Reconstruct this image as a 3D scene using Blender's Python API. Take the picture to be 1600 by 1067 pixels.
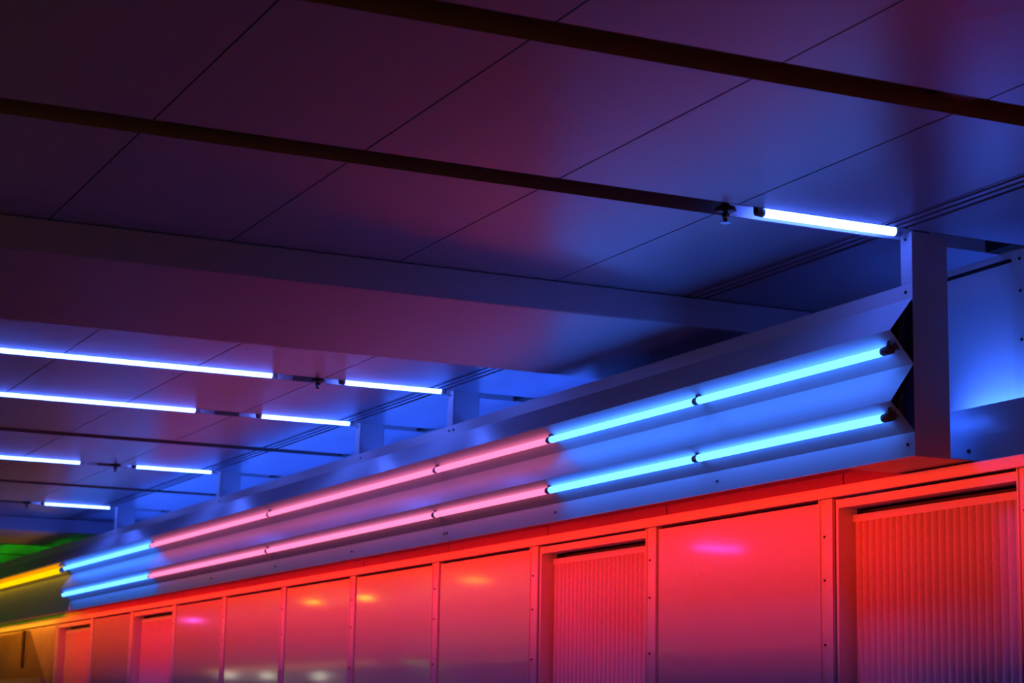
import bpy, bmesh, math, random
from mathutils import Matrix, Vector

random.seed(7)
C = bpy.context.scene.collection
for o in list(bpy.data.objects):
    bpy.data.objects.remove(o, do_unlink=True)

# ------------------------------------------------------------------ camera
CAM_Z = 1.6                       # eye height; every height below is written Z0(h) = eye height + h
YAW, PITCH, ROLL, FPX = 0.435119, 0.186684, 0.0201466, 3193.6
Fw = Vector((math.sin(YAW) * math.cos(PITCH), math.cos(YAW) * math.cos(PITCH), math.sin(PITCH)))
R0 = Vector((math.cos(YAW), -math.sin(YAW), 0))
U0 = R0.cross(Fw)
Rr = math.cos(ROLL) * R0 + math.sin(ROLL) * U0
Ur = -math.sin(ROLL) * R0 + math.cos(ROLL) * U0
cam_d = bpy.data.cameras.new('camera')
cam = bpy.data.objects.new('camera', cam_d)
C.objects.link(cam)
M4 = Matrix((Rr, Ur, -Fw)).transposed().to_4x4()
M4.translation = Vector((0, 0, CAM_Z))
cam.matrix_world = M4
cam_d.sensor_fit = 'HORIZONTAL'
cam_d.sensor_width = 36.0
cam_d.lens = FPX / 1600 * 36.0
cam_d.clip_start = 0.05
cam_d.clip_end = 200
cam_d.dof.use_dof = True
cam_d.dof.focus_distance = 6.4
cam_d.dof.aperture_fstop = 7.1
bpy.context.scene.camera = cam

# ------------------------------------------------------------------ world + exposure
w = bpy.data.worlds.new('world')
bpy.context.scene.world = w
w.use_nodes = True
w.node_tree.nodes['Background'].inputs[0].default_value = (0.02, 0.012, 0.015, 1)
w.node_tree.nodes['Background'].inputs[1].default_value = 0.2
vs = bpy.context.scene.view_settings
vs.view_transform = 'Standard'
vs.look = 'None'
vs.exposure = 0.0
vs.gamma = 1.0
vs.use_curve_mapping = False

# radiance of the tubes (lamps of the place, and the added red tubes)
L_BLUE = (0.32, 1.5, 8.4)
L_PINK = (1.9, 0.33, 0.72)
L_CEIL = (1.7, 4.0, 29.0)
L_COVE = (0.5, 2.0, 16.0)
L_RED = (11.0, 0.06, 0.03)
L_YEL = (1.4, .78, 0.0)
L_ORA = (1.1, 0.33, 0.0)
L_GREEN = (0.05, 4.0, 0.05)


WASH = 27.0                        # watts per metre of the added red wall washers
HOOD, LIP, LIPZ = .7935, .148, .7662  # edges of the added shields that trim the washer light
OPP = [(-2, 5, (3.8, 3.2, .05), 'amber'), (5.1, 13, (.7, .30, .8), 'violet'), (13.1, 17.4, (.3, .25, 1.6), 'blue'),  # ambient tubes, added and out of view
       (19.1, 25, (.1, 5.0, .1), 'green'), (26.1, 34, (.8, .35, .05), 'amber')]


def Z0(h):
    return CAM_Z + h


# ------------------------------------------------------------------ materials
def mat(name, col, rough=0.4, metallic=0.0, coat=0.0, spec=0.5, noise=0.0, scale=20, bump=0.0, bscale=300, rvar=0.0):
    m = bpy.data.materials.new(name)
    m.use_nodes = True
    nt = m.node_tree
    b = nt.nodes['Principled BSDF']
    b.inputs['Base Color'].default_value = (*col, 1)
    b.inputs['Roughness'].default_value = rough
    b.inputs['Metallic'].default_value = metallic
    b.inputs['Coat Weight'].default_value = coat
    b.inputs['Coat Roughness'].default_value = 0.06
    b.inputs['Specular IOR Level'].default_value = spec
    tc = nt.nodes.new('ShaderNodeTexCoord')
    if noise or rvar:
        n = nt.nodes.new('ShaderNodeTexNoise')
        n.inputs['Scale'].default_value = scale
        n.inputs['Detail'].default_value = 4
        nt.links.new(tc.outputs['Object'], n.inputs['Vector'])
        if noise:
            r = nt.nodes.new('ShaderNodeValToRGB')
            r.color_ramp.elements[0].position = 0.3
            r.color_ramp.elements[1].position = 0.7
            r.color_ramp.elements[0].color = (*[c * (1 - noise) for c in col], 1)
            r.color_ramp.elements[1].color = (*[min(1, c * (1 + noise)) for c in col], 1)
            nt.links.new(n.outputs['Fac'], r.inputs['Fac'])
            nt.links.new(r.outputs['Color'], b.inputs['Base Color'])
        if rvar:
            mr = nt.nodes.new('ShaderNodeMapRange')
            mr.inputs['To Min'].default_value = rough - rvar
            mr.inputs['To Max'].default_value = rough + rvar
            nt.links.new(n.outputs['Fac'], mr.inputs['Value'])
            nt.links.new(mr.outputs['Result'], b.inputs['Roughness'])
    if bump:
        n2 = nt.nodes.new('ShaderNodeTexNoise')
        n2.inputs['Scale'].default_value = bscale
        nt.links.new(tc.outputs['Object'], n2.inputs['Vector'])
        bp = nt.nodes.new('ShaderNodeBump')
        bp.inputs['Strength'].default_value = bump
        bp.inputs['Distance'].default_value = 0.002
        nt.links.new(n2.outputs['Fac'], bp.inputs['Height'])
        nt.links.new(bp.outputs['Normal'], b.inputs['Normal'])
    return m


def emat(name, L):
    m = bpy.data.materials.new(name)
    m.use_nodes = True
    nt = m.node_tree
    nt.nodes.clear()
    e = nt.nodes.new('ShaderNodeEmission')
    mx = max(L)
    e.inputs['Color'].default_value = (L[0] / mx, L[1] / mx, L[2] / mx, 1)
    e.inputs['Strength'].default_value = mx
    out = nt.nodes.new('ShaderNodeOutputMaterial')
    nt.links.new(e.outputs[0], out.inputs[0])
    return m


M_SHEET = mat('painted_sheet_metal', (0.62, 0.62, 0.63), 0.36, noise=0.02, scale=6, rvar=0.04)
M_POST = mat('painted_steel', (0.5, 0.5, 0.54), 0.4, noise=0.03, scale=9)
M_CEIL = mat('ceiling_panel_metal', (0.37, 0.4, 0.52), 0.3, noise=0.02, scale=3, bump=0.06, bscale=900, rvar=0.01)
M_VOID = mat('dark_plenum', (0.02, 0.018, 0.018), 0.9)
M_CHAN = mat('channel_metal', (0.2, 0.17, 0.16), 0.5, noise=0.03)
M_COVER = mat('dim_cover_plate', (0.2, 0.17, 0.19), 0.3)
M_BEAM = mat('beam_casing_metal', (0.38, 0.37, 0.48), 0.4, noise=0.02, scale=3)
M_LAM = mat('glossy_wall_laminate', (0.66, 0.65, 0.66), 0.2, coat=1.0, noise=0.015, scale=2, rvar=0.02)
M_TRIM = mat('wall_trim_paint', (0.68, 0.66, 0.66), 0.42, noise=0.02)
M_FLUTE = mat('fluted_curtain_vinyl', (0.6, 0.56, 0.57), 0.5, noise=0.02, bump=0.1, bscale=500)
M_FRIEZE = mat('frieze_paint', (0.42, 0.38, 0.39), 0.35, noise=0.02)
M_GAP = mat('dark_joint', (0.03, 0.025, 0.025), 0.8)
M_HOOD = mat('black_hood_metal', (0.02, 0.02, 0.02), 0.7)
M_BLACK = mat('black_plastic', (0.02, 0.02, 0.022), 0.45, noise=0.1)
M_SCREW = mat('dark_screw', (0.05, 0.05, 0.06), 0.35, metallic=0.8)
M_SOCK = mat('lamp_socket_plastic', (0.16, 0.11, 0.09), 0.5)
M_CAP = mat('tube_end_cap', (0.55, 0.55, 0.56), 0.3, metallic=0.6)
M_BRASS = mat('sprinkler_metal', (0.3, 0.3, 0.32), 0.25, metallic=1.0)
M_WALL = mat('back_wall_paint', (0.66, 0.66, 0.68), 0.45, noise=0.03, scale=1.5)
M_DARKBLUE = mat('box_casing_paint', (0.4, 0.4, 0.44), 0.3, noise=0.02)
M_FLOOR = mat('terrazzo_floor', (0.12, 0.11, 0.11), 0.3, noise=0.25, scale=60)
M_GLASS = mat('tinted_glazing', (0.34, 0.3, 0.2), 0.12, coat=0.8, noise=0.25, scale=2.5)
M_OLIVE = mat('olive_panel', (0.5, 0.46, 0.34), 0.25, coat=0.4, noise=0.15, scale=3)
M_CABLE = mat('cable_sleeve', (0.03, 0.03, 0.035), 0.6)
E_BLUE = emat('blue_tube_light', L_BLUE)
E_PINK = emat('pink_tube_light', L_PINK)
E_CEIL = emat('cool_tube_light', L_CEIL)
E_COVE = emat('blue_cove_light', L_COVE)
E_RED = emat('added_red_light', L_RED)
E_YEL = emat('yellow_tube_light', L_YEL)
E_ORA = emat('orange_tube_light', L_ORA)
E_GREEN = emat('green_tube_light', L_GREEN)


# ------------------------------------------------------------------ helpers
class MB:
    def __init__(s):
        s.bm = bmesh.new()

    def box(s, x0, x1, y0, y1, z0, z1, mi=0):
        v = [s.bm.verts.new(p) for p in ((x0, y0, z0), (x1, y0, z0), (x1, y1, z0), (x0, y1, z0),
                                         (x0, y0, z1), (x1, y0, z1), (x1, y1, z1), (x0, y1, z1))]
        for f in ((3, 2, 1, 0), (4, 5, 6, 7), (0, 1, 5, 4), (1, 2, 6, 5), (2, 3, 7, 6), (3, 0, 4, 7)):
            s.bm.faces.new([v[i] for i in f]).material_index = mi
        return s

    def prism(s, poly, y0, y1, mi=0, axis='Y'):
        """closed polygon in XZ extruded along Y (or XY extruded along Z)"""
        if axis == 'Y':
            a = [s.bm.verts.new((p[0], y0, p[1])) for p in poly]
            b = [s.bm.verts.new((p[0], y1, p[1])) for p in poly]
        elif axis == 'Z':
            a = [s.bm.verts.new((p[0], p[1], y0)) for p in poly]
            b = [s.bm.verts.new((p[0], p[1], y1)) for p in poly]
        n = len(poly)
        fs = [s.bm.faces.new(a), s.bm.faces.new(b[::-1])]
        for i in range(n):
            fs.append(s.bm.faces.new((a[i], b[i], b[(i + 1) % n], a[(i + 1) % n])))
        for f in fs:
            f.material_index = mi
        bmesh.ops.recalc_face_normals(s.bm, faces=fs)
        return s

    def sheet(s, line, th, y0, y1, mi=0):
        """open polyline in XZ given a thickness, extruded along Y"""
        n = len(line)
        offs = []
        for i in range(n):
            d = Vector((0, 0))
            if i > 0:
                e = Vector(line[i]) - Vector(line[i - 1]); e.normalize(); d += Vector((-e[1], e[0]))
            if i < n - 1:
                e = Vector(line[i + 1]) - Vector(line[i]); e.normalize(); d += Vector((-e[1], e[0]))
            d.normalize()
            offs.append((line[i][0] + d[0] * th, line[i][1] + d[1] * th))
        for i in range(n - 1):
            s.prism([line[i], line[i + 1], offs[i + 1], offs[i]], y0, y1, mi)
        return s

    def cyl(s, p0, p1, r, seg=16, r1=None, mi=0, caps=True, smooth=True):
        p0, p1 = Vector(p0), Vector(p1)
        r1 = r if r1 is None else r1
        d = (p1 - p0).normalized()
        u = d.orthogonal().normalized()
        v = d.cross(u)
        a, b = [], []
        for i in range(seg):
            t = 2 * math.pi * i / seg
            o = math.cos(t) * u + math.sin(t) * v
            a.append(s.bm.verts.new(p0 + o * r))
            b.append(s.bm.verts.new(p1 + o * r1))
        fs = []
        for i in range(seg):
            f = s.bm.faces.new((a[i], a[(i + 1) % seg], b[(i + 1) % seg], b[i]))
            f.smooth = smooth
            fs.append(f)
        if caps:
            fs.append(s.bm.faces.new(a[::-1]))
            fs.append(s.bm.faces.new(b))
        for f in fs:
            f.material_index = mi
        return s

    def path(s, pts, r, seg=8, mi=0):
        for i in range(len(pts) - 1):
            s.cyl(pts[i], pts[i + 1], r, seg, mi=mi)
        return s

    def build(s, name, mats, parent=None, bevel=0):
        me = bpy.data.meshes.new(name)
        s.bm.to_mesh(me)
        s.bm.free()
        for m in (mats if isinstance(mats, (list, tuple)) else [mats]):
            me.materials.append(m)
        o = bpy.data.objects.new(name, me)
        C.objects.link(o)
        if parent is not None:
            o.parent = parent
            o.matrix_parent_inverse = Matrix.Translation(-Vector(parent.location))
        if bevel:
            b = o.modifiers.new('bevel', 'BEVEL')
            b.width = bevel
            b.segments = 2
            b.limit_method = 'ANGLE'
        return o


def empty(name, loc, label, cat, group=None):
    o = bpy.data.objects.new(name, None)
    o.empty_display_size = 0.05
    o.location = loc
    C.objects.link(o)
    tag(o, label, cat, group)
    return o


def tag(o, label, cat, group=None):
    o['label'] = label
    o['category'] = cat
    if group:
        o['group'] = group
    return o


def struct(o, label=None, cat=None):
    o['kind'] = 'structure'
    if label:
        o['label'] = label
    if cat:
        o['category'] = cat
    return o


# ------------------------------------------------------------------ dimensions (metres, measured from the corridor)
H = Z0(1.55)                                   # ceiling
XF = 3.748                                     # flush face of the light fascia
XW = 3.965                                     # face of the wall rail
XB = 4.19                                      # back wall above
SLOT = 0.07                                    # half width of a ceiling channel
LIT = [5.16, 8.775, 9.995, 12.465, 15.04]      # channels with tubes
DARK = [3.98, 11.22, 13.72, 18.75, 19.98, 21.2]
SLOTS = sorted(LIT + DARK)
BEAMS = [(6.31, 7.49), (16.08, 17.42)]
XL = -2.4                                      # opposite wall

# ------------------------------------------------------------------ shell
fl = struct(MB().box(XL - .2, 4.6, -3.2, 40.2, -0.1, 0).build('floor', M_FLOOR), 'dark polished corridor floor', 'floor')
struct(MB().box(XL - .3, XL, -3.2, 40.2, 0, H + .5).build('wall_left', mat('left_wall_paint', (0.3, 0.25, 0.27), 0.5)), 'plain wall on the far side of the corridor', 'wall')
struct(MB().box(XL - .2, 4.6, 40, 40.2, 0, H + .5).build('wall_far', M_WALL), 'end wall of the corridor', 'wall')
struct(MB().box(XL - .2, 4.6, -3.2, -3.0, 0, H + .5).build('wall_near', M_WALL), 'wall behind the viewer', 'wall')
# back wall: upper part with the dark shadow slot, lower part behind the wall panels
wr = MB()
wr.box(XB, XB + .25, -3.2, 40, Z0(0.0), Z0(1.516))
wr.box(XB + .012, XB + .25, -3.2, 40, Z0(1.516), Z0(1.528), 1)
wr.box(XB, XB + .25, -3.2, 40, Z0(1.528), H + .5)
wr.box(4.10, XB + .25, -3.2, 40, 0, Z0(0.0))
struct(wr.build('wall_right', [M_WALL, M_VOID]), 'wall behind the light fascia', 'wall')

# ceiling: separate metal trays with open seams, channels left open
cb = MB()
xs = [-2.39] + [1.315 + .5955 * k for k in range(-6, 4)] + [3.615]
edges = [-3.0] + SLOTS + [39.9]
for i in range(len(edges) - 1):
    y0 = edges[i] + (SLOT if i else 0)
    y1 = edges[i + 1] - (SLOT if i < len(edges) - 2 else 0)
    for k in range(len(xs) - 1):
        cb.box(xs[k] + .003, xs[k + 1] - .003, y0 + .001, y1 - .001, H, H + .02)
    cb.box(3.712, XB - .002, y0 + .001, y1 - .001, H, H + .02)
cb.box(XL, 4.4, -3.0, 40, H + .17, H + .2, 1)
cb.box(XL + .0, 4.4, -3.0, 40, H + .035, H + .04, 1)
ceil_o = cb.build('ceiling', [M_CEIL, M_VOID])
# cut the inner backing where the channels run
me = ceil_o.data
struct(ceil_o, 'ceiling of metal trays with thin seams and cross channels', 'ceiling')

# the linear air slot that runs the whole length beside the fascia, interrupted by the beams
runs = [(-3.0, BEAMS[0][0]), (BEAMS[0][1], BEAMS[1][0]), (BEAMS[1][1], 39.9)]
names = ['twin slot air diffuser in the ceiling nearest the viewer, right of the first beam',
         'twin slot air diffuser in the ceiling between the two dropped beams',
         'twin slot air diffuser in the ceiling beyond the far beam']
for (a, b), lb in zip(runs, names):
    d = empty('ceiling_air_diffuser', (3.664, (a + b) / 2, H), lb, 'air vent', 'linear air diffusers in the ceiling')
    m = MB()
    cuts = [a] + [s for s in SLOTS if a < s < b] + [b]
    for i in range(len(cuts) - 1):
        y0 = cuts[i] + (SLOT if i else 0)
        y1 = cuts[i + 1] - (SLOT if i < len(cuts) - 2 else 0)
        for (x0, x1) in ((3.6165, 3.622), (3.636, 3.657), (3.671, 3.692)):
            m.box(x0, x1, y0 + .001, y1 - .001, H - .001, H + .03)
    m.build('blade', M_CEIL, d)
    m = MB()
    for i in range(len(cuts) - 1):
        y0 = cuts[i] + (SLOT if i else 0)
        y1 = cuts[i + 1] - (SLOT if i < len(cuts) - 2 else 0)
        m.box(3.618, 3.711, y0 + .001, y1 - .001, H + .025, H + .033)
    m.build('slot_backing', M_VOID, d)

# dropped beams
lbl = ['wide dropped ceiling beam crossing the corridor in front of the lit strips',
       'far dropped ceiling beam beyond the last lit strip']
for (a, b), lb in zip(BEAMS, lbl):
    m = MB()
    m.box(XL + .002, XB - .002, a, b, Z0(1.44), H - .002)
    tag(m.build('ceiling_beam', M_BEAM, bevel=.006), lb, 'beam', 'dropped beams across the ceiling')

# ceiling channels (a folded trough in each slot)
where = {5.16: 'nearest channel with a lit end, meeting the nearest post',
         8.775: 'first lit channel beyond the wide beam', 9.995: 'second lit channel beyond the wide beam',
         12.465: 'third lit channel beyond the wide beam', 15.04: 'last lit channel before the far beam',
         3.98: 'dark unlit channel across the top of the picture', 11.22: 'dark channel between second and third lit strips beyond the beam',
         13.72: 'dark channel just before the last lit strip'}
for y in SLOTS:
    if y in where:
        lb = 'recessed metal ceiling trough, ' + where[y]
    else:
        lb = 'recessed ceiling trough with a green tube, %s beyond the far beam' % {18.75: 'first', 19.98: 'second', 21.2: 'third'}[y]
    gp = 'recessed cross channels in the ceiling'
    ch = empty('ceiling_channel', (2.0, y, H), lb, 'ceiling channel', gp)
    m = MB()
    t = .0015
    a, b = y - SLOT + .001, y + SLOT - .001
    dp = .1 if y not in LIT else .055
    m.box(XL + .02, XB - .01, a, a + t, H - .0005, H + dp)
    m.box(XL + .02, XB - .01, b - t, b, H - .0005, H + dp)
    m.box(XL + .02, XB - .01, a, b, H + dp, H + dp + t)
    m.build('trough', M_CHAN, ch)
    if y in LIT:
        MB().box(3.90, XB - .07, b - .004, b - .0018, H + .0005, H + dp - .002).build('lit_wall_strip', M_POST, ch)  # paler strip, added so the channel wall looks lit
    # end closer against the back wall
    MB().box(XB - .06, XB - .012, a + .002, b - .002, H + .002, H + dp - .002).build('end_block', M_BLACK, ch)

# the ceiling's inner backing must not close the troughs: rebuild as strips
bm = bmesh.new(); bm.from_mesh(me)
dele = [v for v in bm.verts if H + .034 < v.co.z < H + .041]
bmesh.ops.delete(bm, geom=dele, context='VERTS')
bm.to_mesh(me); bm.free()
bk = bmesh.new(); bk.from_mesh(me)
mb = MB(); mb.bm.free(); mb.bm = bk
for i in range(len(edges) - 1):
    y0 = edges[i] + (SLOT if i else 0)
    y1 = edges[i + 1] - (SLOT if i < len(edges) - 2 else 0)
    mb.box(XL + .01, 3.615, y0 + .002, y1 - .002, H + .03, H + .034, 1)
bk.to_mesh(me); bk.free()


# ------------------------------------------------------------------ tubes
def tube(p0, p1, r, em, label, group, name='fluorescent_tube', cap=.012, capr=None):
    """glowing glass tube with a metal cap at each end"""
    p0, p1 = Vector(p0), Vector(p1)
    d = (p1 - p0).normalized()
    t = empty(name, tuple((p0 + p1) / 2), label, 'fluorescent tube', group)
    MB().cyl(p0 + d * cap, p1 - d * cap, r, 16, caps=True).build('glass_tube', em, t)
    for q, e in ((p0, d), (p1, -d)):
        MB().cyl(q, q + e * cap, (capr or r) * 1.02, 14).cyl(q - e * .006, q, .003, 6).build('end_cap', M_CAP, t)
    return t


JU = [5.165, 6.33, 7.535, 8.735, 11.18, 13.70, 16.28]
pos_words = ['first (nearest)', 'second', 'third', 'fourth', 'fifth', 'last (farthest)']
cols = ['ice blue', 'ice blue', 'pink', 'pink', 'pink', 'ice blue']
TU = (3.684, Z0(1.172))
TL = (3.684, Z0(0.963))
for row, (tx, tz), rn in (('upper', TU, 'upper'), ('lower', TL, 'lower')):
    for i in range(6):
        em = E_PINK if cols[i] == 'pink' else E_BLUE
        tube((tx, JU[i] + (.008 if i == 0 else .004), tz), (tx, JU[i + 1] - .004, tz), .0135, em,
             'glowing %s fluorescent tube, %s in the %s row along the fascia' % (cols[i], pos_words[i], rn),
             '%s row of tubes on the fascia' % rn)

# ------------------------------------------------------------------ light fascia (folded reflectors)
FAS = empty('light_fascia', (XF, 10.7, Z0(.843)),
            'long folded white metal light fascia with two ridges, carrying blue and pink tubes', 'light fixture')
prof = [(XF, Z0(1.386)), (XF, Z0(1.338)), (3.662, Z0(1.228)), (XF, Z0(1.13)), (3.660, Z0(1.006)), (XF, Z0(.918)), (XF, Z0(.843))]
Y0, Y1 = 5.116, 16.3
m = MB()
m.sheet(prof, .002, Y0, Y1)
m.build('folded_reflector', M_SHEET, FAS)
m = MB()
m.box(XF + .004, XF + .006, Y0 + .05, Y1, Z0(.93), Z0(1.33))
m.box(XF + .002, XF + .13, Y0 + .06, Y1, Z0(1.375), Z0(1.377))
m.box(XF + .13, XF + .132, Y0 + .06, Y1, Z0(.93), Z0(1.377))
m.build('back_tray', M_DARKBLUE, FAS)
# screws on the flanges
def screw(p, n, parent, r=.006, name='screw'):
    p = Vector(p); n = Vector(n)
    MB().cyl(p, p + n * .004, r, 10, r1=r * .7).cyl(p + n * .004, p + n * .006, r * .45, 6).build(name, M_SCREW, parent)
for ys in ([5.15], [6.293], [7.60], [8.735, 8.765], [9.98], [11.22], [12.47], [13.75], [15.0], [16.2]):
    for y in ys:
        screw((XF, y, Z0(.882)), (-1, 0, 0), FAS)
for y in (5.148, 8.69, 8.74, 9.90, 12.37, 14.88):
    screw((XF, y, Z0(1.362)), (-1, 0, 0), FAS)
# lamp sockets and clips on the lower slopes at each joint
nrm = Vector((-.752, 0, -.659))
for (tx, tz) in (TU, TL):
    for j, y in enumerate(JU):
        if j in (0,):
            continue
        m = MB()
        base = Vector((tx, y, tz)) - nrm * .024
        top = Vector((tx, y, tz)) - nrm * .006
        m.cyl(base, top, .012, 14, r1=.008)
        m.cyl(Vector((tx, y, tz)) - nrm * .024, Vector((tx, y, tz)) - nrm * .020, .019, 16)
        m.box(tx - .003, tx + .012, y - .006, y + .006, tz + .008, tz + .024)
        m.build('lamp_socket', M_SOCK, FAS)
        MB().cyl((tx, y - .0035, tz), (tx, y + .0035, tz), .0105, 14).build('socket_collar', M_CAP, FAS)
    for j in range(6):
        a, b = JU[j], JU[j + 1]
        for fr in ((.32,) if b - a < 1.5 else (.2, .5, .8)):
            y = a + (b - a) * fr
            MB().cyl(Vector((tx, y, tz)) - nrm * .022, Vector((tx, y, tz)) - nrm * .0145, .003, 8).build('tube_clip', M_SCREW, FAS)
# near-end plugs with their black cable sleeves
for (tx, tz) in (TU, TL):
    m = MB()
    m.cyl((tx, 5.168, tz), (tx + .001, 5.142, tz + .002), .0145, 14, r1=.015)
    m.cyl((tx, 5.15, tz + .008), (tx + .022, 5.136, tz + .022), .010, 10, r1=.014)
    m.cyl((tx - .006, 5.148, tz + .006), (tx - .014, 5.135, tz + .026), .007, 8, r1=.004)
    m.cyl((tx + .012, 5.14, tz + .006), (tx + .034, 5.13, tz + .008), .007, 8, r1=.004)
    m.build('end_plug', M_SOCK, FAS)
    m = MB()
    pts = [(tx + .016, 5.137, tz + .018), (tx + .022, 5.133, tz + .045), (tx + .026, 5.133, tz + .075), (tx + .032, 5.136, tz + .10), (tx + .044, 5.16, tz + .125), (tx + .056, 5.2, tz + .14)]
    m.path(pts[:4], .0105, 12)
    m.path(pts[3:], .005, 10)
    m.path([(tx + .0, 5.15, tz + .024), (tx + .010, 5.142, tz + .05), (tx + .016, 5.14, tz + .07)], .0018, 6)
    m.path([(tx + .03, 5.14, tz + .01), (tx + .036, 5.142, tz + .04), (tx + .032, 5.145, tz + .07)], .0018, 6)
    m.build('cable_sleeve', M_CABLE, FAS)

# hangers between ceiling and fascia
PY = [(5.116, 'nearest, tallest hanger post, beside the open end of the fascia'),
      (8.70, 'hanger post at the end of the first lit strip beyond the wide beam'),
      (9.92, 'hanger post at the end of the second lit strip beyond the wide beam'),
      (12.37, 'hanger post at the end of the third lit strip beyond the wide beam'),
      (14.93, 'farthest hanger post, at the end of the last lit strip')]
for i, (y, lb) in enumerate(PY):
    p = empty('hanger_post', (XF, y, Z0(1.38)), lb, 'post', 'hanger posts between ceiling and fascia')
    zb = Z0(.843) if i == 0 else Z0(1.382)
    m = MB()
    if i == 0:
        m.box(XF, XF + .133, y - .0005 - .002, y - .0005, zb, H)          # broad face
        m.box(XF, XF + .002, y, y + .056, Z0(1.387), H)
        m.box(XF + .131, XF + .133, y, y + .056, zb, H)
    else:
        m.box(XF, XF + .133, y, y + .002, zb - .0, H)
        m.box(XF, XF + .002, y, y + .07, Z0(1.387), H)
        m.box(XF + .131, XF + .133, y, y + .07, zb, H)
    m.build('post_casing', M_POST, p)
    screw((XF, y + .03, H - .02), (-1, 0, 0), p, .004)

# ------------------------------------------------------------------ strip lamps in the ceiling channels
def lamp_bar(y, x0, x1, label, group):
    """white lamp body in the channel; the tube below it is a thing of its own"""
    b = empty('lamp_batten', ((x0 + x1) / 2, y, H + .02), 'white batten ' + label, 'light fixture', group)
    MB().box(x0 - .09, x1 + .005, y - .035, y + .035, H + .027, H + .053).box(x0 - .085, x1 + .115, y + SLOT - .006, y + SLOT - .0035, H + .0005, H + .05).build('batten_body', M_SHEET, b, bevel=.001)
    for x in (x0 - .006, x1 + .006):
        m = MB()
        m.box(x - .008, x + .008, y - .022, y + .004, H - .001, H + .03)
        m.cyl((x - .008, y - .01, H + .002), (x + .008, y - .01, H + .002), .0125, 14)
        m.build('lamp_holder', M_SOCK if x < x0 else M_POST, b)
    return b

ord_ = {5.16: 'in the nearest channel, at the nearest post', 8.775: 'of the first lit channel beyond the beam',
        9.995: 'of the second lit channel beyond the beam', 12.465: 'of the third lit channel beyond the beam',
        15.04: 'of the last lit channel before the far beam'}
for y in LIT:
    lamp_bar(y, 3.215, 3.72, 'of the short right tube ' + ord_[y], 'lamp battens in the ceiling channels')
    tube((3.215, y - .01, H + .003), (3.72, y - .01, H + .003), .0145, E_CEIL,
         'glowing white blue short tube, ' + ord_[y], 'tubes in the ceiling channels')
    if y not in (5.16, 15.04):
        lamp_bar(y, 1.40, 2.885, 'of the long left tube ' + ord_[y], 'lamp battens in the ceiling channels')
        tube((1.40, y - .01, H + .003), (2.885, y - .01, H + .003), .0145, E_CEIL,
             'glowing white blue long tube at left ' + ord_[y], 'tubes in the ceiling channels')

# sprinklers and cover plates
for y, lb in ((5.16, 'small black sprinkler head at the left end of the nearest lit tube'),
              (8.775, 'small sprinkler head between the tubes of the first lit strip beyond the beam'),
              (12.465, 'small sprinkler head between the tubes of the third lit strip beyond the beam'),
              (15.04, 'small dark sprinkler head at the left end of the farthest lit tube')):
    sx = 3.10
    s_ = empty('sprinkler_head', (sx, y, H), lb, 'sprinkler', 'sprinkler heads in the channels')
    MB().cyl((sx, y, H - .004), (sx, y, H + .006), .034, 24, r1=.03).cyl((sx, y, H + .006), (sx, y, H + .053), .012, 16).cyl((sx, y, H - .008), (sx, y, H - .004), .024, 20, r1=.034).build('escutcheon', M_BLACK, s_)
    MB().cyl((sx, y, H - .04), (sx, y, H - .008), .007, 12).cyl((sx - .012, y, H - .012), (sx - .004, y, H - .038), .0025, 8).cyl((sx + .012, y, H - .012), (sx + .004, y, H - .038), .0025, 8).build('frame_arm', M_BRASS, s_)
    MB().cyl((sx, y, H - .043), (sx, y, H - .04), .016, 16, r1=.013).build('deflector', M_BRASS, s_)
for (x, y, lb) in ((1.32, 5.16, 'faint round cover plate in the left part of the nearest lit channel'),
                   (3.09, 3.98, 'faint round cover plate in the dark channel at the top right'),
                   (3.07, 9.995, 'small dark round plate between the tubes of the second lit strip')):
    o = MB().cyl((x, y, H + .03), (x, y, H + .036), .047, 32, r1=.05).cyl((x, y, H + .027), (x, y, H + .03), .036, 32, r1=.04).box(x - .06, x + .06, y - .066, y + .066, H + .036, H + .040).build('cover_plate', M_COVER if y != 9.995 else M_BLACK)
    tag(o, lb, 'cover plate')

# ------------------------------------------------------------------ wall below: rail, stiles, panels, fluted bays
ZR0, ZR1 = Z0(.800), Z0(.838)
STY = [4.85 - .02, 5.90, 7.145, 8.225, 9.35, 10.51, 11.675, 12.865, 14.03, 15.18, 16.42, 17.65]
RAIL = MB().box(XW - .005, XW + .055, 3.6, 26, ZR0, ZR1).build('wall_rail', M_TRIM, bevel=.003)
tag(RAIL, 'long red-lit horizontal rail capping the wall panels', 'rail')
nth = ['nearest', 'second', 'third', 'fourth', 'fifth', 'sixth', 'seventh', 'eighth', 'ninth', 'tenth', 'eleventh', 'farthest']
for i, y in enumerate(STY):
    s_ = empty('wall_stile', (XW, y, 0), '%s vertical metal stile under the rail, counted from the right' % nth[i], 'stile', 'vertical stiles between wall panels')
    x = XW + .006
    m = MB()
    m.box(x + .006, x + .03, y, y + .085, 0, ZR0 - .001)
    m.box(x, x + .008, y, y + .035, 0, ZR0 - .001)
    m.box(x, x + .008, y + .078, y + .085, 0, ZR0 - .001)
    m.build('stile_profile', M_TRIM, s_, bevel=.0015)
    for z in (.67, .52, .30, .05):
        screw((x + .006, y + .055, Z0(z)), (-1, 0, 0), s_, .005)

# backing with dark joints
g = MB()
g.box(4.085, 4.098, 3.6, 17.66, 0.0, Z0(.80))
tag(g.build('panel_backing', M_GAP), 'dark backing board seen in the joints behind the wall panels', 'backing board')

def bay(i):
    """y range between stile i (near side) and stile i+1 (far side)"""
    return STY[i] + .085, STY[i + 1]

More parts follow.
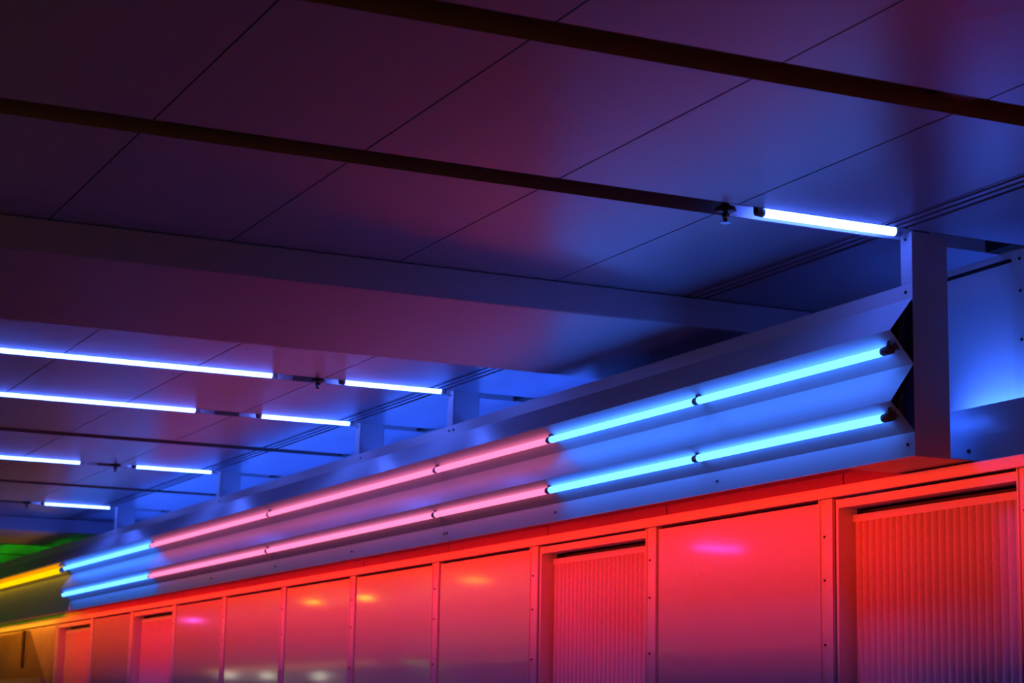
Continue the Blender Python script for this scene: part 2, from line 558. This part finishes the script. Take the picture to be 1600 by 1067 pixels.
flat_lb = {1: 'large flat glossy panel with a pink reflection, between the two fluted bays',
           3: 'flat glossy red panel, first one left of the smaller fluted bay',
           4: 'flat glossy red panel, second one left of the smaller fluted bay',
           5: 'flat glossy red panel, third one left of the smaller fluted bay',
           6: 'flat glossy red panel, fourth one left of the smaller fluted bay',
           7: 'flat glossy red panel just right of the first recessed far bay',
           9: 'flat glossy panel between the two recessed far bays'}
for i, lb in flat_lb.items():
    a, b = bay(i)
    m = MB()
    x = XW + .012
    m.box(x, x + .02, a + .001, b - .014, 0.02, ZR0 - .012)
    tag(m.build('wall_panel', M_LAM, bevel=.001), lb, 'wall panel', 'flat glossy wall panels')

flute_lb = {0: 'large recessed bay with a vertically fluted curtain, at the right edge',
            2: 'recessed fluted bay left of the large flat panel',
            8: 'small distant recessed bay with a dark head, the nearer of the two',
            10: 'small distant recessed bay with a dark head, the farther of the two'}
for i, lb in flute_lb.items():
    a, b = bay(i)
    e = empty('fluted_bay', (XW + .05, (a + b) / 2, 0), lb, 'wall recess', 'recessed fluted bays')
    x = XW + .008
    zt, zi = ZR0 - .009, Z0(.762)
    fr = MB()
    fr.box(x, x + .012, a, b - .014, zi, zt)                     # head of the frame
    fr.box(x, x + .012, b - .036, b - .014, 0.02, zi)            # far jamb face
    fr.box(x, x + .075, b - .0205, b - .0145, 0.02, zt)
    # tapered reveals
    fr.prism([(x + .012, b - .036), (x + .075, b - .0385), (x + .075, b - .030), (x + .012, b - .030)], 0.02, zi, axis='Z')
    fr.box(x + .012, x + .075, a, b - .032, zi, zi + .006)
    fr.build('bay_frame', M_TRIM, e)
    hd = MB().box(x + .056, x + .075, a, b - .04, Z0(.716), Z0(.741))  # set low; the dark gap above stands in for shade under the head
    hd.build('head_strip', M_FLUTE, e)
    # fluted curtain
    n = max(1, round((b - .05 - a - .05) / .0385))
    p = (b - .05 - a - .05) / n
    poly = [(x + .078, b - .045)]
    yy = b - .05
    fm = MB()
    front, back = [], []
    for k in range(n):
        yb = b - .05 - k * p
        for q in range(9):
            t = q / 8
            ang = math.pi * t
            front.append((x + .068 - .018 * (math.sin(ang) ** .75), yb - p * t))
    zt2, zb2 = Z0(.7155), .02
    va = [fm.bm.verts.new((px, py, zt2)) for px, py in front]
    vb = [fm.bm.verts.new((px, py, zb2)) for px, py in front]
    for k in range(len(front) - 1):
        f = fm.bm.faces.new((va[k], va[k + 1], vb[k + 1], vb[k]))
        f.smooth = (k % 9) != 8
    b0 = [fm.bm.verts.new((x + .076, front[-1][1], zt2)), fm.bm.verts.new((x + .076, front[0][1], zt2)),
          fm.bm.verts.new((x + .076, front[-1][1], zb2)), fm.bm.verts.new((x + .076, front[0][1], zb2))]
    fm.bm.faces.new(va + [b0[0], b0[1]])
    fm.bm.faces.new((va[0], b0[1], b0[3], vb[0]))
    fm.bm.faces.new((va[-1], vb[-1], b0[2], b0[0]))
    bmesh.ops.recalc_face_normals(fm.bm, faces=fm.bm.faces)
    fm.build('fluted_curtain', M_FLUTE, e)
    MB().box(x + .077, x + .082, a, b - .03, 0.02, Z0(.738)).build('bay_back', M_FLUTE, e)
    if i == 0:
        MB().cyl((x + .05, a + .022, Z0(.69)), (x + .076, a + .022, Z0(.69)), .013, 14).box(x + .03, x + .076, a + .004, a + .04, Z0(.655), Z0(.668)).build('head_roller', M_TRIM, e)
        MB().cyl((x + .04, a + .02, Z0(.60)), (x + .045, a + .02, Z0(.56)), .006, 10).build('pull_catch', M_BLACK, e)

# frieze boards above the rail, one per bay
for i in range(1, 12):
    a = STY[i - 1] + .004 if i > 1 else 5.135
    b = STY[i] - .004
    a2 = a
    x = 4.02
    o = MB().box(x, x + .012, a2 if i > 1 else 5.51, b, Z0(.80), Z0(.93))
    if i == 1:
        o.box(x, x + .012, a2, 5.509, Z0(.80), Z0(.843))
    o = o.build('frieze_board', M_FRIEZE)
    tag(o, 'narrow deep red board above the rail, over the %s bay from the right' % nth[i - 1], 'frieze board', 'frieze boards above the rail')
fb = MB().box(4.034, 4.04, 5.51, 17.65, Z0(.80), Z0(.94)).build('frieze_backing', M_GAP)
tag(fb, 'dark strip behind the joints of the frieze boards', 'backing strip')

# cove under the fascia: soffit, and unseen red tubes added to brighten the red band
so = MB()
so.box(XF + .006, 4.018, 5.5, 26, Z0(.888), Z0(.892))
so.box(XF + .134, 4.018, 5.117, 5.46, Z0(.8435), Z0(.846))
so.box(XF + .006, 4.018, 5.46, 5.5, Z0(.8435), Z0(.892))
so.box(XF + .006, XF + .134, 5.12, 5.46, Z0(.8435), Z0(.846))
tag(so.build('fascia_soffit', M_FRIEZE), 'deep red underside plate between fascia and wall rail', 'soffit')
rc = [(5.52, 7.6), (7.65, 10.0), (10.05, 12.4), (12.45, 14.9), (14.95, 17.55)]
for k, (a, b) in enumerate(rc):
    tube((XF + .045, a, Z0(.870)), (XF + .045, b, Z0(.870)), .0115, E_RED,
         'added red tube, unseen behind the fascia lip, %s from the right' % nth[k], 'added red tubes under the fascia')

# ------------------------------------------------------------------ box casing and back wall trim at the right
bx = empty('cable_casing', (4.02, 4.6, Z0(.84)), 'dark blue boxed casing above the rail at the right edge', 'casing')
m = MB()
m.box(4.022, 4.03, 3.6, 5.50, Z0(.845), Z0(1.025))
m.box(4.03, XB - .002, 3.6, 5.50, Z0(.94), Z0(.945))
m.box(4.0305, 4.102, 3.6, 5.50, Z0(1.022), Z0(1.025))  # added lid, unseen from below, keeps tube light off the ceiling
m.build('casing_shell', M_DARKBLUE, bx, bevel=.002)
MB().box(4.016, 4.021, 3.6, 5.172, Z0(.846), Z0(.929)).build('cover_strip', M_DARKBLUE, bx, bevel=.001)
screw((4.02, 5.205, Z0(.888)), (-1, 0, 0), bx, .007)
for y, lb in ((5.122, 'vertical blue-lit trim with screws on the back wall at the right edge'),
              (8.72, 'small vertical trim on the back wall above the fascia at the first lit strip'),
              (9.93, 'small vertical trim on the back wall above the fascia at the second lit strip')):
    t_ = empty('wall_trim', (XB, y, Z0(1.2)), lb, 'trim', 'vertical trims on the back wall')
    MB().box(XB - .006, XB - .001, y - .02 - .04, y + .052, Z0(1.026), H - .001).box(XB - .012, XB - .006, y - .06, y + .032, Z0(1.026), H - .003).build('trim_profile', M_SHEET, t_, bevel=.001)
    for z in (1.515, 1.41, 1.25):
        screw((XB - .012, y + .003, Z0(z)), (-1, 0, 0), t_, .006)
MB_s = MB().box(XB - .004, XB - .0005, 5.19, 8.60, Z0(1.516), Z0(1.528)).build('shadow_slot', M_VOID)
tag(MB_s, 'thin black slot line in the blue back wall near the ceiling', 'slot')

# blue cove tubes on shelves behind the fascia, out of sight from below
cv = [(7.75, 9.0), (9.05, 10.4), (10.45, 12.6), (12.65, 15.8)]
for k, (a, b) in enumerate(cv):
    tag(MB().box(3.93, XB - .001, a - .01, b + .01, Z0(1.29), Z0(1.294)).box(3.985, 4.015, a, b, Z0(1.294), Z0(1.316)).build('cove_shelf', M_SHEET),
        'shelf on the back wall under the hidden blue tube, %s beyond the beam' % nth[k], 'shelf', 'shelves for the cove tubes')
    tube((4.0, a, Z0(1.33)), (4.0, b, Z0(1.33)), .0135, E_COVE, 'blue cove tube hidden behind the fascia, %s beyond the beam' % nth[k], 'blue cove tubes behind the fascia')
MB_c = MB().box(4.08, 4.12, 3.7, 5.45, Z0(.945), Z0(.972)).build('cove_batten', M_SHEET)
tag(MB_c, 'white batten lying in the casing at the right edge', 'light fixture')
tube((4.10, 5.0, Z0(.987)), (4.10, 5.44, Z0(.987)), .0135, emat('bright_cove_light', (2.4, 8.5, 60)), 'blue tube lying hidden in the open casing at the right edge', 'blue cove tubes behind the fascia')

tube((3.91, 5.2, Z0(1.0)), (3.91, 5.42, Z0(1.0)), .0135, E_COVE, 'added short blue tube, unseen behind the nearest hanger post', 'blue cove tubes behind the fascia')  # added tube, out of sight, brightens the casing face

# ------------------------------------------------------------------ far section: yellow tubes, green light, orange glazing
F2 = empty('light_fascia', (XF, 21, Z0(.82)), 'far green-lit section of the light fascia, with yellow tubes', 'light fixture')
prof2 = [(XF, Z0(1.40)), (XF, Z0(1.338)), (3.662, Z0(1.228)), (XF, Z0(1.13)), (XF, Z0(.835))]
MB().sheet(prof2, .002, 16.31, 26).build('folded_reflector', M_SHEET, F2)
MB().box(XF + .01, XF + .13, 16.31, 26, Z0(1.38), Z0(1.384)).build('back_tray', M_DARKBLUE, F2)
tube((3.684, 16.36, Z0(1.165)), (3.684, 18.8, Z0(1.165)), .022, E_YEL, 'thick glowing yellow tube on the far fascia at the left edge', 'yellow tubes on the far fascia')
tube((3.684, 18.82, Z0(1.165)), (3.684, 21.2, Z0(1.165)), .022, E_YEL, 'yellow tube on the far fascia beyond the left edge', 'yellow tubes on the far fascia')
tube((3.668, 16.36, Z0(1.203)), (3.668, 20.2, Z0(1.203)), .012, E_ORA, 'thin orange tube just above the thick yellow one', 'orange tubes')
tube((4.05, 17.6, Z0(1.30)), (4.05, 22.5, Z0(1.30)), .0135, E_GREEN, 'green cove tube hidden behind the far fascia', 'green tubes')
for k, y in enumerate((18.75, 19.98, 21.2)):
    tube((0.4, y, H + .012), (2.9, y, H + .012), .0135, E_GREEN, 'green tube in the %s ceiling channel beyond the far beam' % nth[k], 'green tubes')
dk = MB().box(XB - .03, XB - .002, 20.0, 20.9, Z0(1.03), H - .003).build('wall_trim', M_BLACK)
tag(dk, 'dark upright panel in the green-lit strip at the far left', 'panel')
for k, (a, b) in enumerate([(17.75, 20.2), (20.25, 22.7), (22.75, 25.5)]):
    tube((XF + .045, a, Z0(.870)), (XF + .045, b, Z0(.870)), .0115, emat('amber_tube_light', (16, 4.2, 0.1)),
         'amber tube behind the far fascia lip, %s of three' % nth[k], 'amber tubes under the far fascia')
# glazing
gz = empty('glazed_partition', (XW, 20, 0), 'olive and orange lit glazed partition at the far left below the rail', 'partition')
MB().box(XW + .04, XW + .05, 17.74, 26, 0.02, Z0(.79)).build('glass_pane', M_GLASS, gz)
mm = MB()
sl = [(18.80, Z0(.79)), (17.74, Z0(.79)), (17.74, Z0(.02)), (17.95, Z0(.02)), (18.02, Z0(.30))]
va = [mm.bm.verts.new((XW + .010, y, z)) for y, z in sl]
vb = [mm.bm.verts.new((XW + .016, y, z)) for y, z in sl]
mm.bm.faces.new(va); mm.bm.faces.new(vb[::-1])
for k in range(len(sl)):
    mm.bm.faces.new((va[k], vb[k], vb[(k + 1) % len(sl)], va[(k + 1) % len(sl)]))
bmesh.ops.recalc_face_normals(mm.bm, faces=mm.bm.faces)
mm.build('slanted_panel', M_OLIVE, gz)
MB().box(XW + .02, XW + .04, 19.12, 19.17, Z0(.45), Z0(.79)).build('mullion', M_GAP, gz)
MB().box(XW + .0, XW + .039, 18.2, 26, 0.02, Z0(.35)).build('lower_panel', M_DARKBLUE, gz)

# ------------------------------------------------------------------ the rest of the corridor mirrored in the panels, and lamps added to light it
def ctube(x0, x1, y, L, lb):
    tube((x0, y, H - .02), (x1, y, H - .02), .014, emat('coloured_ceiling_tube', L), lb, 'coloured ceiling tubes on the other side')
ctube(-1.25, -.78, 15.04, (26, 1.2, 16), 'magenta ceiling tube across the corridor, before the far beam')
ctube(-1.1, -.8, 19.98, (16, 5, 0.1), 'first amber ceiling tube across the corridor beyond the far beam')
ctube(-1.22, -1.05, 23.7, (36, 14, 0.1), 'second amber ceiling tube across the corridor beyond the far beam')
ctube(-1.0, -.85, 25.0, (30, 12, 0.1), 'third amber ceiling tube across the corridor beyond the far beam')
ctube(-1.2, -1.0, 31.0, (16, 2, 16), 'farthest magenta ceiling tube across the corridor')
for k, (y, z) in enumerate(((32.8, .76), (30.8, .72), (28.4, .68))):
    g_ = empty('wall_lamp', (XL + .12, y, Z0(z)), 'round white globe lamp on the opposite wall, %s from the far end' % nth[k], 'wall lamp', 'globe lamps on the opposite wall')
    bm_ = MB()
    bmesh.ops.create_uvsphere(bm_.bm, u_segments=16, v_segments=10, radius=.07, matrix=Matrix.Translation((XL + .12, y, Z0(z))))
    bm_.build('globe', emat('globe_light', (4.5, 4.5, 3.2)), g_)
    MB().cyl((XL, y, Z0(z)), (XL + .06, y, Z0(z)), .03, 12).build('wall_mount', M_CAP, g_)
# added washers, out of view: a flat shield keeps their light below the fascia, a lip fades it towards the floor
for k, (a, b) in enumerate([(-2.9, 2.5), (2.5, 7.5), (7.5, 12.5), (12.5, 17.6), (17.7, 24.0)]):
    amber = k == 4
    e = empty('added_washer', (XL, (a + b) / 2, Z0(.77)), 'added black hooded %s wall washer, out of view, %s from the viewer' % ('amber' if amber else 'red', nth[k]), 'light fixture', 'added wall washers out of view')
    MB().box(XL + .001, -.5, a, b, Z0(HOOD), Z0(HOOD) + .01).build('light_shield', M_HOOD, e)
    lp, lz = (LIP, LIPZ) if k < 2 else (.178, .7659)
    MB().box(XL + .001, XL + .04 + lp, a, b, Z0(lz) - .01, Z0(lz)).box(XL + .001, XL + .03, a, b, Z0(lz), Z0(HOOD)).build('lip', M_HOOD, e)
    ld = bpy.data.lights.new('added_washer_lamp', 'AREA')
    ld.shape = 'RECTANGLE'
    ld.size = b - a
    ld.size_y = .01
    ld.energy = WASH * (b - a) * (.35 if amber else 1)
    ld.color = (1, .42, .02) if amber else (1, .030, .010)
    ld.spread = math.radians(110)
    lo = bpy.data.objects.new('added_washer_lamp', ld)
    C.objects.link(lo)
    lo.matrix_world = Matrix.Translation((XL + .04, (a + b) / 2, Z0(.775))) @ Matrix(((0, 0, -1), (1, 0, 0), (0, -1, 0))).to_4x4()
    lo.parent = e
    lo.matrix_parent_inverse = Matrix.Translation(-Vector(e.location))
# unseen coloured tubes added for ambient light
for k, (a, b, L, nm) in enumerate(OPP):
    tube((XL + .12, a, Z0(.84)), (XL + .12, b, Z0(.84)), .03, emat('added_ambient_light', L),
         'added %s ambient tube, out of view, %s from the viewer' % (nm, nth[k]), 'added ambient tubes')
tube((XL + .12, 6.5, Z0(-.7)), (XL + .12, 17.5, Z0(-.7)), .03, emat('added_violet_light', (1.3, .45, 2.2)),
     'added low violet strip light, out of view', 'added low strip light')  # added to tint the lower wall panels violet
